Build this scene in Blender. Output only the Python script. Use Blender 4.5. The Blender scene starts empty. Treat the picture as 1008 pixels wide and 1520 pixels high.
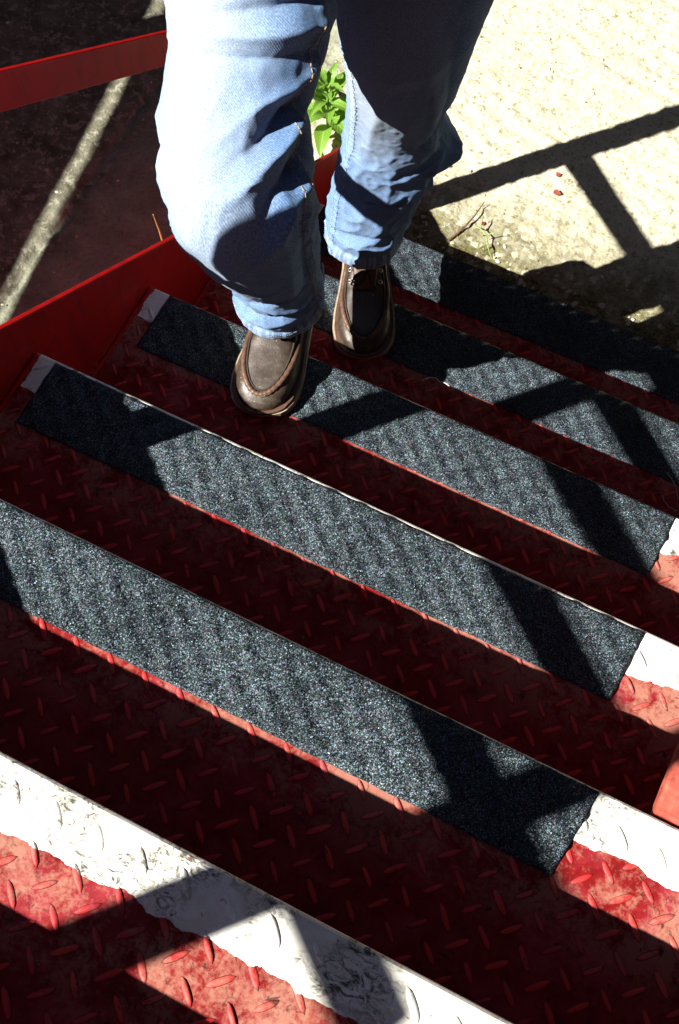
import bpy, bmesh, math, random
import numpy as np
from mathutils import Vector, Matrix, noise

scene = bpy.context.scene
COL = scene.collection
random.seed(7)

# ------------------------------------------------------------------ camera
cam_d = bpy.data.cameras.new("camera")
cam = bpy.data.objects.new("camera", cam_d)
COL.objects.link(cam)
cam.location = (0.80348, -0.06159, 2.34117)
cam.rotation_euler = (math.radians(22.5183), math.radians(0.3841), math.radians(26.7100))
cam_d.sensor_fit = 'VERTICAL'
cam_d.sensor_height = 36.0
cam_d.lens = 43.034
cam_d.clip_start = 0.02
cam_d.clip_end = 400
scene.camera = cam

# ------------------------------------------------------------------ light
SUN_X, SUN_Y = 0.71, 0.79            # sideways travel of the light per metre of fall
sdir = Vector((SUN_X, SUN_Y, -1)).normalized()
elev = math.asin(-sdir.z)
world = bpy.data.worlds.new("World")
scene.world = world
world.use_nodes = True
wn = world.node_tree
sky = wn.nodes.new('ShaderNodeTexSky')
sky.sky_type = 'NISHITA'
sky.sun_disc = False
sky.air_density = 0.32
sky.dust_density = 0.2
sky.ozone_density = 1.0
sky.sun_elevation = elev
sky.sun_rotation = math.atan2(-SUN_X, -SUN_Y)
bg = wn.nodes['Background']
bg.inputs['Strength'].default_value = 0.05
wn.links.new(sky.outputs[0], bg.inputs['Color'])
sun_d = bpy.data.lights.new("sun", 'SUN')
sun_d.energy = 5.0
sun_d.angle = math.radians(0.5)
sun_d.color = (1.0, 0.95, 0.86)
sun = bpy.data.objects.new("sun", sun_d)
COL.objects.link(sun)
sun.location = (-3, -3, 6)
sun.rotation_euler = sdir.to_track_quat('-Z', 'Y').to_euler()
scene.view_settings.view_transform = 'Standard'
scene.view_settings.look = 'None'
scene.view_settings.gamma = 1
scene.view_settings.exposure = 1.42

# ------------------------------------------------------------------ helpers
def link(o, parent=None):
    COL.objects.link(o)
    if parent is not None:
        o.parent = parent
    return o

def tag(o, label=None, cat=None, group=None, kind=None):
    if label: o["label"] = label
    if cat: o["category"] = cat
    if group: o["group"] = group
    if kind: o["kind"] = kind
    return o

def empty(name, loc=(0, 0, 0)):
    o = bpy.data.objects.new(name, None)
    o.empty_display_size = 0.1
    o.location = loc
    return link(o)

def mesh_obj(name, verts, faces, mat, parent=None, smooth=False, loc=None, uvs=None):
    me = bpy.data.meshes.new(name)
    me.from_pydata([tuple(v) for v in verts], [], faces)
    me.update()
    if smooth:
        me.polygons.foreach_set('use_smooth', [True] * len(me.polygons))
    if uvs is not None:
        ul = me.uv_layers.new(name="UVMap")
        idx = np.zeros(len(me.loops), dtype=np.int32)
        me.loops.foreach_get('vertex_index', idx)
        ul.data.foreach_set('uv', np.asarray(uvs, dtype=np.float32)[idx].ravel())
    if mat: me.materials.append(mat)
    o = bpy.data.objects.new(name, me)
    if loc is not None: o.location = loc
    return link(o, parent)

class MB:
    def __init__(s): s.v = []; s.f = []
    def add(s, verts, faces):
        b = len(s.v); s.v.extend(tuple(v) for v in verts)
        s.f.extend(tuple(i + b for i in f) for f in faces)
    def box(s, lo, hi):
        x0, y0, z0 = lo; x1, y1, z1 = hi
        s.add([(x0,y0,z0),(x1,y0,z0),(x1,y1,z0),(x0,y1,z0),(x0,y0,z1),(x1,y0,z1),(x1,y1,z1),(x0,y1,z1)],
              [(0,3,2,1),(4,5,6,7),(0,1,5,4),(1,2,6,5),(2,3,7,6),(3,0,4,7)])
    def obox(s, c, ax, ay, az):
        c, ax, ay, az = Vector(c), Vector(ax), Vector(ay), Vector(az)
        vs = [c + ax*i + ay*j + az*k for k in (-1,1) for (i,j) in ((-1,-1),(1,-1),(1,1),(-1,1))]
        s.add(vs, [(0,3,2,1),(4,5,6,7),(0,1,5,4),(1,2,6,5),(2,3,7,6),(3,0,4,7)])
    def extrude(s, poly, axis_from, axis_to):
        """poly: list of (y,z) ; extruded along x"""
        n = len(poly)
        vs = [(axis_from, y, z) for y, z in poly] + [(axis_to, y, z) for y, z in poly]
        fs = [tuple(range(n)), tuple(range(2*n-1, n-1, -1))]
        for i in range(n):
            j = (i+1) % n
            fs.append((j, i, i+n, j+n))
        s.add(vs, fs)
    def tube(s, pts, rad, n=8, cap=True):
        pts = [Vector(p) for p in pts]
        m = len(pts)
        rr = rad if hasattr(rad, '__len__') else [rad]*m
        t = (pts[1]-pts[0]).normalized()
        up = Vector((0,0,1)) if abs(t.z) < .9 else Vector((1,0,0))
        a = t.cross(up).normalized()
        rings = []
        for i, p in enumerate(pts):
            t = (pts[min(i+1,m-1)]-pts[max(i-1,0)]).normalized()
            a = (a - t*a.dot(t)).normalized(); b = t.cross(a)
            r = rr[i]; ra, rb = r if hasattr(r, '__len__') else (r, r)
            rings.append([p + a*ra*math.cos(2*math.pi*k/n) + b*rb*math.sin(2*math.pi*k/n) for k in range(n)])
        vs = [v for r in rings for v in r]; fs = []
        for i in range(m-1):
            for k in range(n):
                k2 = (k+1) % n
                fs.append((i*n+k, i*n+k2, (i+1)*n+k2, (i+1)*n+k))
        if cap:
            fs.append(tuple(range(n-1, -1, -1))); fs.append(tuple((m-1)*n+k for k in range(n)))
        s.add(vs, fs)
    def ellipsoid(s, c, r, nu=16, nv=10):
        vs = []; fs = []
        for j in range(nv+1):
            ph = math.pi*j/nv
            for i in range(nu):
                th = 2*math.pi*i/nu
                vs.append((c[0]+r[0]*math.sin(ph)*math.cos(th), c[1]+r[1]*math.sin(ph)*math.sin(th), c[2]+r[2]*math.cos(ph)))
        for j in range(nv):
            for i in range(nu):
                fs.append((j*nu+i, (j+1)*nu+i, (j+1)*nu+(i+1)%nu, j*nu+(i+1)%nu))
        s.add(vs, fs)
    def build(s, name, mat, parent=None, smooth=False, loc=None, bevel=0):
        o = mesh_obj(name, s.v, s.f, mat, parent, smooth, loc)
        if bevel:
            m = o.modifiers.new('bevel', 'BEVEL'); m.width = bevel; m.segments = 2; m.limit_method = 'ANGLE'
        return o

# ------------------------------------------------------------------ material kit
class NT:
    def __init__(s, name):
        s.mat = bpy.data.materials.new(name); s.mat.use_nodes = True
        s.t = s.mat.node_tree; s.n = s.t.nodes; s.b = s.n['Principled BSDF']
        s._geo = s._tc = None
    def L(s, a, b): s.t.links.new(a, b)
    def set(s, **k):
        for key, v in k.items():
            i = s.b.inputs[key.replace('_', ' ')]
            if hasattr(v, 'is_output') or hasattr(v, 'links'): s.L(v, i)
            else: i.default_value = v
    def pos(s):
        if not s._geo: s._geo = s.n.new('ShaderNodeNewGeometry')
        return s._geo.outputs['Position']
    def obj(s):
        if not s._tc: s._tc = s.n.new('ShaderNodeTexCoord')
        return s._tc.outputs['Object']
    def uv(s):
        if not s._tc: s._tc = s.n.new('ShaderNodeTexCoord')
        return s._tc.outputs['UV']
    def mapping(s, vec, scale=(1,1,1), rot=(0,0,0), loc=(0,0,0)):
        m = s.n.new('ShaderNodeMapping'); s.L(vec, m.inputs[0])
        m.inputs['Scale'].default_value = scale; m.inputs['Rotation'].default_value = rot; m.inputs['Location'].default_value = loc
        return m.outputs[0]
    def noise(s, vec, scale, detail=4, rough=.55, dist=0, color=False):
        m = s.n.new('ShaderNodeTexNoise'); s.L(vec, m.inputs['Vector'])
        m.inputs['Scale'].default_value = scale; m.inputs['Detail'].default_value = detail
        m.inputs['Roughness'].default_value = rough; m.inputs['Distortion'].default_value = dist
        return m.outputs['Color' if color else 'Fac']
    def voro(s, vec, scale, feature='F1', out='Distance', rnd=1):
        m = s.n.new('ShaderNodeTexVoronoi'); s.L(vec, m.inputs['Vector']); m.feature = feature
        m.inputs['Scale'].default_value = scale; m.inputs['Randomness'].default_value = rnd
        return m.outputs[out]
    def ramp(s, fac, stops, interp='LINEAR'):
        m = s.n.new('ShaderNodeValToRGB'); s.L(fac, m.inputs[0]); m.color_ramp.interpolation = interp
        e = m.color_ramp.elements
        while len(e) < len(stops): e.new(.5)
        for el, (p, c) in zip(e, stops):
            el.position = p
            el.color = (c, c, c, 1) if not hasattr(c, '__len__') else (*c[:3], 1)
        return m.outputs[0]
    def mix(s, fac, a, b, mode='MIX'):
        m = s.n.new('ShaderNodeMix'); m.data_type = 'RGBA'; m.blend_type = mode
        for v, i in ((fac, m.inputs[0]), (a, m.inputs[6]), (b, m.inputs[7])):
            if hasattr(v, 'links'): s.L(v, i)
            elif hasattr(v, '__len__'): i.default_value = (*v[:3], 1)
            else: i.default_value = v
        return m.outputs[2]
    def math(s, op, a, b=None, c=None, clamp=False):
        m = s.n.new('ShaderNodeMath'); m.operation = op; m.use_clamp = clamp
        for i, v in enumerate((a, b, c)):
            if v is None: continue
            if hasattr(v, 'links'): s.L(v, m.inputs[i])
            else: m.inputs[i].default_value = v
        return m.outputs[0]
    def sep(s, vec):
        m = s.n.new('ShaderNodeSeparateXYZ'); s.L(vec, m.inputs[0]); return m.outputs
    def bump(s, h, strength=.3, dist=.002, normal=None):
        m = s.n.new('ShaderNodeBump'); s.L(h, m.inputs['Height'])
        m.inputs['Strength'].default_value = strength; m.inputs['Distance'].default_value = dist
        if normal: s.L(normal, m.inputs['Normal'])
        return m.outputs[0]

def mat_plain(name, col, rough=.6, var=.25, scale=40, bump=.1, spec=.3, metallic=0):
    t = NT(name)
    nz = t.noise(t.pos(), scale, 6, .6)
    c = t.mix(t.ramp(nz, [(.3, 0), (.7, 1)]), tuple(x*(1-var) for x in col), tuple(min(1, x*(1+var)) for x in col))
    t.set(Base_Color=c, Roughness=rough, Metallic=metallic, Normal=t.bump(nz, bump, .002))
    t.b.inputs['Specular IOR Level'].default_value = spec
    return t.mat

def mat_tread(name, loz=False):
    """red paint on chequer plate: dust kept mostly where sun falls, wear, and the old white band along the nosing"""
    t = NT(name)
    P = t.pos(); O = t.obj()
    big = t.noise(P, 9, 6, .62, .4)
    mid = t.noise(P, 38, 6, .65, .6)
    fine = t.noise(P, 260, 4, .6)
    red = t.mix(t.ramp(mid, [(.32, 0), (.72, 1)]), (.14, .004, .005), (.25, .012, .013))
    if loz:
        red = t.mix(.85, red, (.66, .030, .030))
        red = t.mix(t.ramp(t.noise(P, 150, 5, .7), [(.56, 0), (.66, .6)]), red, (.22, .07, .05))
    red = t.mix(t.ramp(t.noise(P, 14, 4, .6), [(.5, 0), (.66, .7)]), red, (.30, .03, .045))
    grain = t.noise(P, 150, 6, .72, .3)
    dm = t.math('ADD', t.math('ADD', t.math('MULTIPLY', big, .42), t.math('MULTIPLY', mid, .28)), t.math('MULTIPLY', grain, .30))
    sunlit_band = t.ramp(t.math('MULTIPLY_ADD', t.sep(O)[1], 5.0, 1.0), [(.05, .10), (.50, 1)])  # gathers the dust on the sunlit front, painting the lit strip paler
    dust_f = t.math('MULTIPLY', t.ramp(dm, [(.455, 0), (.545, .72 if not loz else .55)]), sunlit_band)
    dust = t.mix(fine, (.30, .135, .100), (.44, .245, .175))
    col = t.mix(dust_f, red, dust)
    # dark grime in the hollows and chips of bare metal
    gr = t.ramp(t.noise(P, 75, 7, .75, .8), [(.57, 0), (.66, .85)])
    col = t.mix(gr, col, (.035, .008, .006))
    chip = t.ramp(t.noise(P, 120, 3, .5, 1.5), [(.72, 0), (.735, 1)])
    col = t.mix(t.math('MULTIPLY', chip, .7), col, (.20, .17, .11))
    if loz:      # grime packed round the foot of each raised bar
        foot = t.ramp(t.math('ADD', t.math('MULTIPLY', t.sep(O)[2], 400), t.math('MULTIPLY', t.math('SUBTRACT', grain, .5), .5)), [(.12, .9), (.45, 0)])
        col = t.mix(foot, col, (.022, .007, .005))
    # white nosing paint
    xyz = t.sep(O)
    edge = t.math('ADD', t.math('MULTIPLY', t.noise(P, 16, 4, .55), .034), t.math('MULTIPLY', t.noise(P, 70, 3, .5), .006))
    wm = t.math('GREATER_THAN', t.math('ADD', xyz[1], edge), -.0405)
    wl = t.math('GREATER_THAN', t.math('SUBTRACT', xyz[0], t.math('MULTIPLY', edge, .7)), -.004)
    wm = t.math('MULTIPLY', wm, wl)
    hole = t.ramp(t.noise(P, 60, 7, .72, .7), [(.635, 1), (.66, 0)])
    wm = t.math('MULTIPLY', wm, hole)
    scuff = t.ramp(t.noise(t.mapping(P, (1, 1.6, 1), (0, 0, .5)), 75, 8, .75, 1.4), [(.47, 0), (.53, .45), (.61, .95)])
    scuff = t.math('MULTIPLY', scuff, t.ramp(t.noise(P, 12, 3, .5), [(.44, 0.05), (.55, 1)]))
    white = t.mix(t.ramp(t.noise(P, 26, 6, .7), [(.35, 0), (.6, 1)]), (.70, .67, .57), (.86, .86, .83))
    white = t.mix(scuff, white, (.045, .045, .032))
    col = t.mix(wm, col, white)
    t.set(Base_Color=col, Roughness=t.ramp(mid, [(.3, .5), (.7, .75)]))
    t.b.inputs['Specular IOR Level'].default_value = .32 if loz else .10
    hh = t.math('ADD', t.math('MULTIPLY', mid, .6), t.math('MULTIPLY', fine, .3))
    hh = t.math('ADD', hh, t.math('MULTIPLY', wm, .25))
    t.set(Normal=t.bump(hh, .35, .0015))
    return t.mat

def mat_redsteel():
    t = NT('red_gloss_paint'); P = t.pos()
    mid = t.noise(P, 25, 6, .6, .3); fine = t.noise(P, 300, 3)
    col = t.mix(mid, (.38, .005, .007), (.48, .010, .010))
    col = t.mix(t.ramp(t.noise(P, 11, 7, .7, .5), [(.56, 0), (.72, .65)]), col, (.16, .006, .006))
    streak = t.noise(t.mapping(P, (55, 55, 5)), 1, 5, .65, .2)
    col = t.mix(t.ramp(streak, [(.52, 0), (.70, .55)]), col, (.13, .012, .010))
    col = t.mix(t.ramp(t.noise(P, 95, 5, .65, 1), [(.62, 0), (.66, .85)]), col, (.10, .045, .03))
    col = t.mix(t.ramp(t.noise(t.mapping(P, (20, 260, 260)), 1, 3, .5), [(.70, 0), (.74, .5)]), col, (.50, .10, .08))
    t.set(Base_Color=col, Roughness=t.ramp(mid, [(.3, .42), (.7, .6)]), Normal=t.bump(t.math('ADD', mid, t.math('MULTIPLY', fine, .25)), .22, .0012))
    t.b.inputs['Specular IOR Level'].default_value = .08
    return t.mat

def mat_grit():
    t = NT('black_mineral_grit'); P = t.pos()
    cellc = t.voro(P, 1050, 'F1', 'Color')
    s = t.n.new('ShaderNodeSeparateColor'); t.L(cellc, s.inputs[0])
    cell2 = t.voro(P, 820, 'F1', 'Color')
    s2 = t.n.new('ShaderNodeSeparateColor'); t.L(cell2, s2.inputs[0])
    bright = t.ramp(s.outputs[0], [(.0, .003), (.40, .013), (.70, .052), (.88, .17), (1, .42)])
    tint = t.mix(.50, (.60, .86, 1.0), cell2)
    col = t.mix(1, bright, tint, 'MULTIPLY')
    wear = t.ramp(t.noise(P, 9, 6, .65, .4), [(.32, .55), (.68, 1.25)])
    col = t.mix(1, col, wear, 'MULTIPLY')
    dirt = t.ramp(t.noise(P, 30, 7, .75, .8), [(.63, 0), (.74, .5)])
    col = t.mix(dirt, col, (.045, .034, .026))
    # every grain is a facet with its own tilt, so grains glint in the sun
    geo = t.n.new('ShaderNodeNewGeometry')
    v1 = t.n.new('ShaderNodeVectorMath'); v1.operation = 'MULTIPLY_ADD'
    t.L(cell2, v1.inputs[0]); v1.inputs[1].default_value = (1.3, 1.3, .4); v1.inputs[2].default_value = (-.65, -.65, -.2)
    v2 = t.n.new('ShaderNodeVectorMath'); v2.operation = 'ADD'; t.L(v1.outputs[0], v2.inputs[0]); t.L(geo.outputs['Normal'], v2.inputs[1])
    v3 = t.n.new('ShaderNodeVectorMath'); v3.operation = 'NORMALIZE'; t.L(v2.outputs[0], v3.inputs[0])
    t.b.inputs['Specular Tint'].default_value = (.60, .82, 1.0, 1)
    t.set(Base_Color=col, Roughness=t.ramp(s.outputs[1], [(0, .33), (1, .6)]), Normal=v3.outputs[0])
    t.b.inputs['Specular IOR Level'].default_value = .42
    return t.mat

def mat_ground():
    t = NT('weathered_concrete'); P = t.pos(); xyz = t.sep(P)
    big = t.noise(P, 2.3, 6, .6, .3); mid = t.noise(P, 14, 7, .65, .3); fine = t.noise(P, 95, 6, .7)
    stone = t.voro(P, 75, 'F1', 'Color'); sd = t.voro(P, 75)
    s = t.n.new('ShaderNodeSeparateColor'); t.L(stone, s.inputs[0])
    # pale side
    pale = t.mix(t.ramp(mid, [(.3, 0), (.7, 1)]), (.40, .36, .22), (.54, .51, .38))
    pale = t.mix(t.ramp(fine, [(.35, .0), (.62, .8)]), pale, (.60, .58, .47))
    pale = t.mix(t.ramp(fine, [(.33, .9), (.46, 0)]), pale, (.20, .17, .10))
    pale = t.mix(t.math('MULTIPLY', t.ramp(s.outputs[0], [(.80, 0), (.86, .45)]), t.ramp(sd, [(.2, 1), (.45, 0)])), pale, (.62, .6, .52))
    pale = t.mix(t.ramp(t.noise(P, 55, 5, .7, .6), [(.64, 0), (.70, .7)]), pale, (.20, .165, .10))
    # old dark side, mottled with lichen
    dark = t.mix(t.ramp(mid, [(.35, 0), (.65, 1)]), (.080, .080, .056), (.20, .195, .145))
    lich = t.ramp(t.noise(P, 48, 7, .72, .4), [(.52, 0), (.60, .75)])
    dark = t.mix(lich, dark, (.36, .355, .28))
    dark = t.mix(t.ramp(fine, [(.22, .6), (.38, 0)]), dark, (.045, .043, .028))
    apron = t.mix(t.ramp(mid, [(.3, 0), (.7, 1)]), (.18, .200, .145), (.29, .31, .235))
    apron = t.mix(t.ramp(fine, [(.3, .6), (.48, 0)]), apron, (.085, .066, .042))
    apron = t.mix(t.ramp(s.outputs[0], [(.93, 0), (.97, .35)]), apron, (.34, .30, .24))
    wob = t.math('MULTIPLY', t.math('SUBTRACT', mid, .5), .10)
    xa = t.math('ADD', xyz[0], wob)
    f1 = t.ramp(t.math('MULTIPLY_ADD', xa, 8, 4.75), [(0, 0), (1, 1)])     # dark -> apron near x=-0.55
    f2 = t.ramp(t.math('MULTIPLY_ADD', xa, 5, 1.3), [(0, 0), (1, 1)])      # apron -> pale near x=-0.2
    col = t.mix(f1, dark, apron)
    col = t.mix(f2, col, pale)
    # moss and silt along the foot of the steps
    d = t.math('SUBTRACT', t.math('ADD', xyz[1], t.math('MULTIPLY', t.math('SUBTRACT', mid, .5), .34)), 1.36)
    mossf = t.math('MULTIPLY', t.ramp(d, [(.13, 1), (.36, 0)]), t.ramp(t.noise(P, 30, 6, .7), [(.30, .55), (.50, 1)]))
    mossf = t.math('MULTIPLY', mossf, t.ramp(xyz[0], [(-.0, 0), (.15, 1)]))
    moss = t.mix(t.ramp(t.noise(P, 130, 4, .7), [(.4, 0), (.6, 1)]), (.040, .034, .011), (.16, .145, .045))
    moss = t.mix(t.ramp(s.outputs[0], [(.90, 0), (.92, .8)]), moss, (.50, .46, .34))
    col = t.mix(t.math('MULTIPLY', mossf, .95), col, moss)
    t.set(Base_Color=col, Roughness=.92)
    t.b.inputs['Specular IOR Level'].default_value = .12
    hh = t.math('ADD', t.math('MULTIPLY', mid, .8), t.math('MULTIPLY', fine, .8))
    hh = t.math('ADD', hh, t.math('MULTIPLY', sd, -.25))
    t.set(Normal=t.bump(hh, .9, .006))
    return t.mat

def mat_denim():
    t = NT('faded_denim'); P = t.pos(); U = t.uv(); uv = t.sep(U)
    # u: around (0..1), v: along the leg in metres
    Um = t.mapping(U, (.5, 1, 1))
    tw = t.n.new('ShaderNodeTexWave'); tw.wave_type = 'BANDS'; tw.bands_direction = 'DIAGONAL'
    t.L(t.mapping(U, (.52, 1, 1)), tw.inputs['Vector']); tw.inputs['Scale'].default_value = 210
    tw.inputs['Distortion'].default_value = 1.2; tw.inputs['Detail'].default_value = 2; tw.inputs['Detail Scale'].default_value = 3
    twill = tw.outputs['Fac']
    n1 = t.noise(t.mapping(U, (8, 30, 1)), 1, 6, .65, .3)
    n2 = t.noise(t.mapping(U, (260, 520, 1)), 1, 3, .6)
    col = t.mix(t.ramp(n1, [(.3, 0), (.7, 1)]), (.085, .175, .37), (.160, .290, .52))
    # worn pale, centred on the sun-facing side so the lit thigh is painted brighter
    fr = t.math('ABSOLUTE', t.math('SUBTRACT', uv[0], .36))
    lit_fade = t.ramp(t.math('ADD', fr, t.math('MULTIPLY', n1, .08)), [(.08, .80), (.26, 0)])
    lit_fade = t.math('MULTIPLY', lit_fade, t.ramp(uv[1], [(.56, 1), (.76, .15)]))
    col = t.mix(lit_fade, col, (.46, .53, .60))
    col = t.mix(t.ramp(n2, [(.30, .55), (.55, 0)]), col, (.055, .10, .22))
    col = t.mix(t.ramp(n2, [(.52, 0), (.74, .55)]), col, (.46, .56, .68))
    col = t.mix(t.math('MULTIPLY', twill, .25), col, (.06, .12, .27))
    # whitish worn hem edge and roping
    rope = t.noise(t.mapping(U, (70, 14, 1)), 1, 2, .5)
    hemz = t.ramp(t.math('MULTIPLY_ADD', uv[1], 20, -19), [(.48, 0), (.56, 1)])
    col = t.mix(t.math('MULTIPLY', hemz, t.ramp(rope, [(.42, 0), (.6, .55)])), col, (.42, .52, .64))
    edge = t.ramp(t.math('MULTIPLY_ADD', uv[1], 100, -99), [(.62, 0), (.82, .9)])
    col = t.mix(edge, col, (.62, .66, .68))
    t.set(Base_Color=col, Roughness=.9)
    t.b.inputs['Specular IOR Level'].default_value = .1
    t.b.inputs['Sheen Weight'].default_value = .06
    h = t.math('ADD', t.math('MULTIPLY', twill, .35), t.math('MULTIPLY', n2, .6))
    t.set(Normal=t.bump(h, .5, .0011))
    return t.mat

def mat_leather():
    t = NT('brown_leather'); P = t.pos()
    mid = t.noise(P, 22, 6, .6, .4); fine = t.voro(P, 420); f2 = t.noise(P, 90, 6, .7)
    col = t.mix(t.ramp(mid, [(.3, 0), (.7, 1)]), (.026, .016, .012), (.050, .036, .027))
    col = t.mix(t.ramp(f2, [(.5, 0), (.72, .6)]), col, (.095, .076, .060))
    col = t.mix(t.ramp(t.noise(P, 160, 3, .5, .5), [(.70, 0), (.73, .8)]), col, (.32, .26, .16))
    t.set(Base_Color=col, Roughness=t.ramp(f2, [(.3, .34), (.7, .56)]), Normal=t.bump(t.math('ADD', t.math('MULTIPLY', fine, .35), f2), .28, .0012))
    t.b.inputs['Specular IOR Level'].default_value = .45
    return t.mat

def mat_leaf():
    t = NT('fresh_green_leaf'); P = t.pos(); U = t.uv(); uv = t.sep(U)
    n = t.noise(P, 30, 4)
    col = t.mix(n, (.10, .24, .02), (.20, .38, .045))
    vein = t.math('ABSOLUTE', t.math('SUBTRACT', uv[0], .5))
    col = t.mix(t.ramp(vein, [(.02, .7), (.07, 0)]), col, (.30, .44, .12))
    sv = t.n.new('ShaderNodeTexWave'); sv.bands_direction = 'Y'
    vv = t.n.new('ShaderNodeCombineXYZ'); t.L(t.math('ADD', uv[1], t.math('MULTIPLY', vein, -.5)), vv.inputs[1]); t.L(vv.outputs[0], sv.inputs[0])
    sv.inputs['Scale'].default_value = 3.2
    col = t.mix(t.math('MULTIPLY', t.ramp(sv.outputs['Fac'], [(.8, 0), (1, 1)]), .3), col, (.26, .42, .10))
    t.set(Base_Color=col, Roughness=.45, Normal=t.bump(sv.outputs['Fac'], .25, .002))
    t.b.inputs['Transmission Weight'].default_value = 0
    tr = t.n.new('ShaderNodeBsdfTranslucent'); t.L(col, tr.inputs[0])
    ms = t.n.new('ShaderNodeMixShader'); ms.inputs[0].default_value = .35
    out = t.n['Material Output']
    t.L(t.b.outputs[0], ms.inputs[1]); t.L(tr.outputs[0], ms.inputs[2]); t.L(ms.outputs[0], out.inputs['Surface'])
    return t.mat

M = dict(
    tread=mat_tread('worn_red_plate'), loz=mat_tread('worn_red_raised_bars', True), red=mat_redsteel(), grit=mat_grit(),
    ground=mat_ground(), denim=mat_denim(), leather=mat_leather(), leaf=mat_leaf(),
    rim=mat_plain('brown_leather_rim', (.095, .052, .034), .45, .35, 80, .3),
    sole=mat_plain('tan_sole_edge', (.33, .28, .21), .7, .3, 60, .3),
    lace=mat_plain('dark_lace', (.035, .025, .02), .7, .3, 200, .3),
    metal=mat_plain('eyelet_steel', (.55, .55, .55), .35, .2, 90, .1, .5, 1),
    thread=mat_plain('tan_thread', (.42, .27, .11), .8, .3, 300, .2),
    palethread=mat_plain('pale_thread', (.34, .42, .52), .85, .2, 300, .2),
    dusty=mat_plain('dusty_red_paint', (.40, .085, .06), .7, .55, 60, .5, .1),
    blocker=mat_plain('blocker_timber', (.022, .018, .015), .9, .3, 9, .3, .1),
    timber=mat_plain('grey_timber', (.20, .15, .10), .85, .35, 12, .3),
    straw=mat_plain('dry_straw', (.52, .32, .09), .8, .3, 200, .1),
    twig=mat_plain('dry_twig', (.13, .075, .035), .85, .4, 150, .3),
    chip=mat_plain('red_paint_flake', (.24, .045, .03), .6, .2, 100, .1),
    wire=mat_plain('bent_wire', (.45, .40, .33), .4, .2, 100, .1, .5, .7),
    white=mat_plain('white_fluff', (.78, .76, .72), .9, .1, 100, .1),
    skin=mat_plain('skin', (.50, .30, .22), .5, .1, 30, .1),
    hair=mat_plain('brown_hair', (.05, .032, .02), .6, .4, 200, .5),
    knit=mat_plain('dark_knit', (.035, .045, .07), .9, .3, 260, .4),
    sock=mat_plain('dark_sock', (.03, .03, .035), .95, .3, 260, .4),
    stem=mat_plain('green_stem', (.14, .24, .05), .6, .3, 60, .2),
    sprig=mat_plain('pale_green_sprig', (.24, .33, .10), .6, .3, 60, .2),
    stone=mat_plain('pale_pebble', (.55, .52, .46), .85, .3, 60, .4),
)

# ------------------------------------------------------------------ ground
H, D = 0.198782, 0.268308          # rise, going
NZ = 6                             # the landing edge "0" is six rises above the ground
def lev(k): return (NZ - k) * H
def ny(k): return k * D

def ground():
    xs = np.unique(np.concatenate([np.linspace(-60, -3, 8), np.linspace(-3, -1.3, 12), np.arange(-1.3, 1.35, .010), np.linspace(1.35, 3, 12), np.linspace(3, 60, 8)]))
    ys = np.unique(np.concatenate([np.linspace(-60, -1, 8), np.linspace(-1, .75, 10), np.arange(.75, 2.9, .010), np.linspace(2.9, 5, 12), np.linspace(5, 60, 8)]))
    nx, nyy = len(xs), len(ys)
    vs = []
    for y in ys:
        for x in xs:
            z = 0.0
            if -1.4 < x < 1.5 and .6 < y < 3:
                p = Vector((x, y, 0))
                z = .004*noise.noise(p*4) + .0025*noise.noise(p*22) + .002*noise.noise(p*60)
                if x > -.3:     # tamped ridges across the pale slab
                    q = (x*.32 + y*.95)
                    z += .0030*math.sin(q*2*math.pi/.052 + 4.0*noise.noise(p*5)) * max(0, .35+.9*noise.noise(p*4)) + .006*(1-abs(noise.noise(p*38)))**3 + .004*noise.noise(p*80)
                # ragged joint between the old dark paving and the apron
                xc = -.548 + .012*noise.noise(Vector((0, y*9, 3))) + .006*noise.noise(Vector((0, y*40, 5)))
                z -= .016*math.exp(-((x-xc)/.009)**2)*(.6+.6*noise.noise(Vector((7, y*14, 0))))
                if x < xc: z += .004
            vs.append((x, y, z))
    fs = [(j*nx+i, j*nx+i+1, (j+1)*nx+i+1, (j+1)*nx+i) for j in range(nyy-1) for i in range(nx-1)]
    o = mesh_obj('ground', vs, fs, M['ground'], smooth=True)
    tag(o, 'weathered concrete yard around the foot of the steps', kind='structure')
ground()

# ------------------------------------------------------------------ staircase
stair = empty('steel_staircase', (0, 0, 0))
tag(stair, 'red painted chequer plate steel staircase with black grit strips and white step edges', 'staircase')

PX, PY = .0453, .0395
def lozenge_mesh(L=.0156, Wd=.0043, hgt=.0025):
    vs = []; fs = []
    n = 6
    for i in range(n+1):
        t = -1+2*i/n
        w = Wd*math.sqrt(max(0, 1-t*t))**1.0 + .0001
        z = hgt*math.sqrt(max(0, 1-abs(t)**2.6))
        vs += [(L*t, -w, -.0006), (L*t, -w*.45, z), (L*t, w*.45, z), (L*t, w, -.0006)]
    for i in range(n):
        for k in range(3):
            a = i*4+k
            fs.append((a, a+4, a+5, a+1))
    return vs, fs
LZ = lozenge_mesh()

def loz_centres(x0, x1, y0, y1, ox, oy):
    out = []
    for i in range(int((x0-ox)/PX)-1, int((x1-ox)/PX)+2):
        for j in range(int((y0-oy)/PY)-1, int((y1-oy)/PY)+2):
            for (dx, dy, a) in ((0, 0, -math.pi/4), (PX/2, PY*.52, math.pi/4)):
                x = ox+i*PX+dx; y = oy+j*PY+dy
                if x0+.008 < x < x1-.008 and y0+.004 < y < y1-.013:
                    out.append((x, y, a))
    return out

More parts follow.
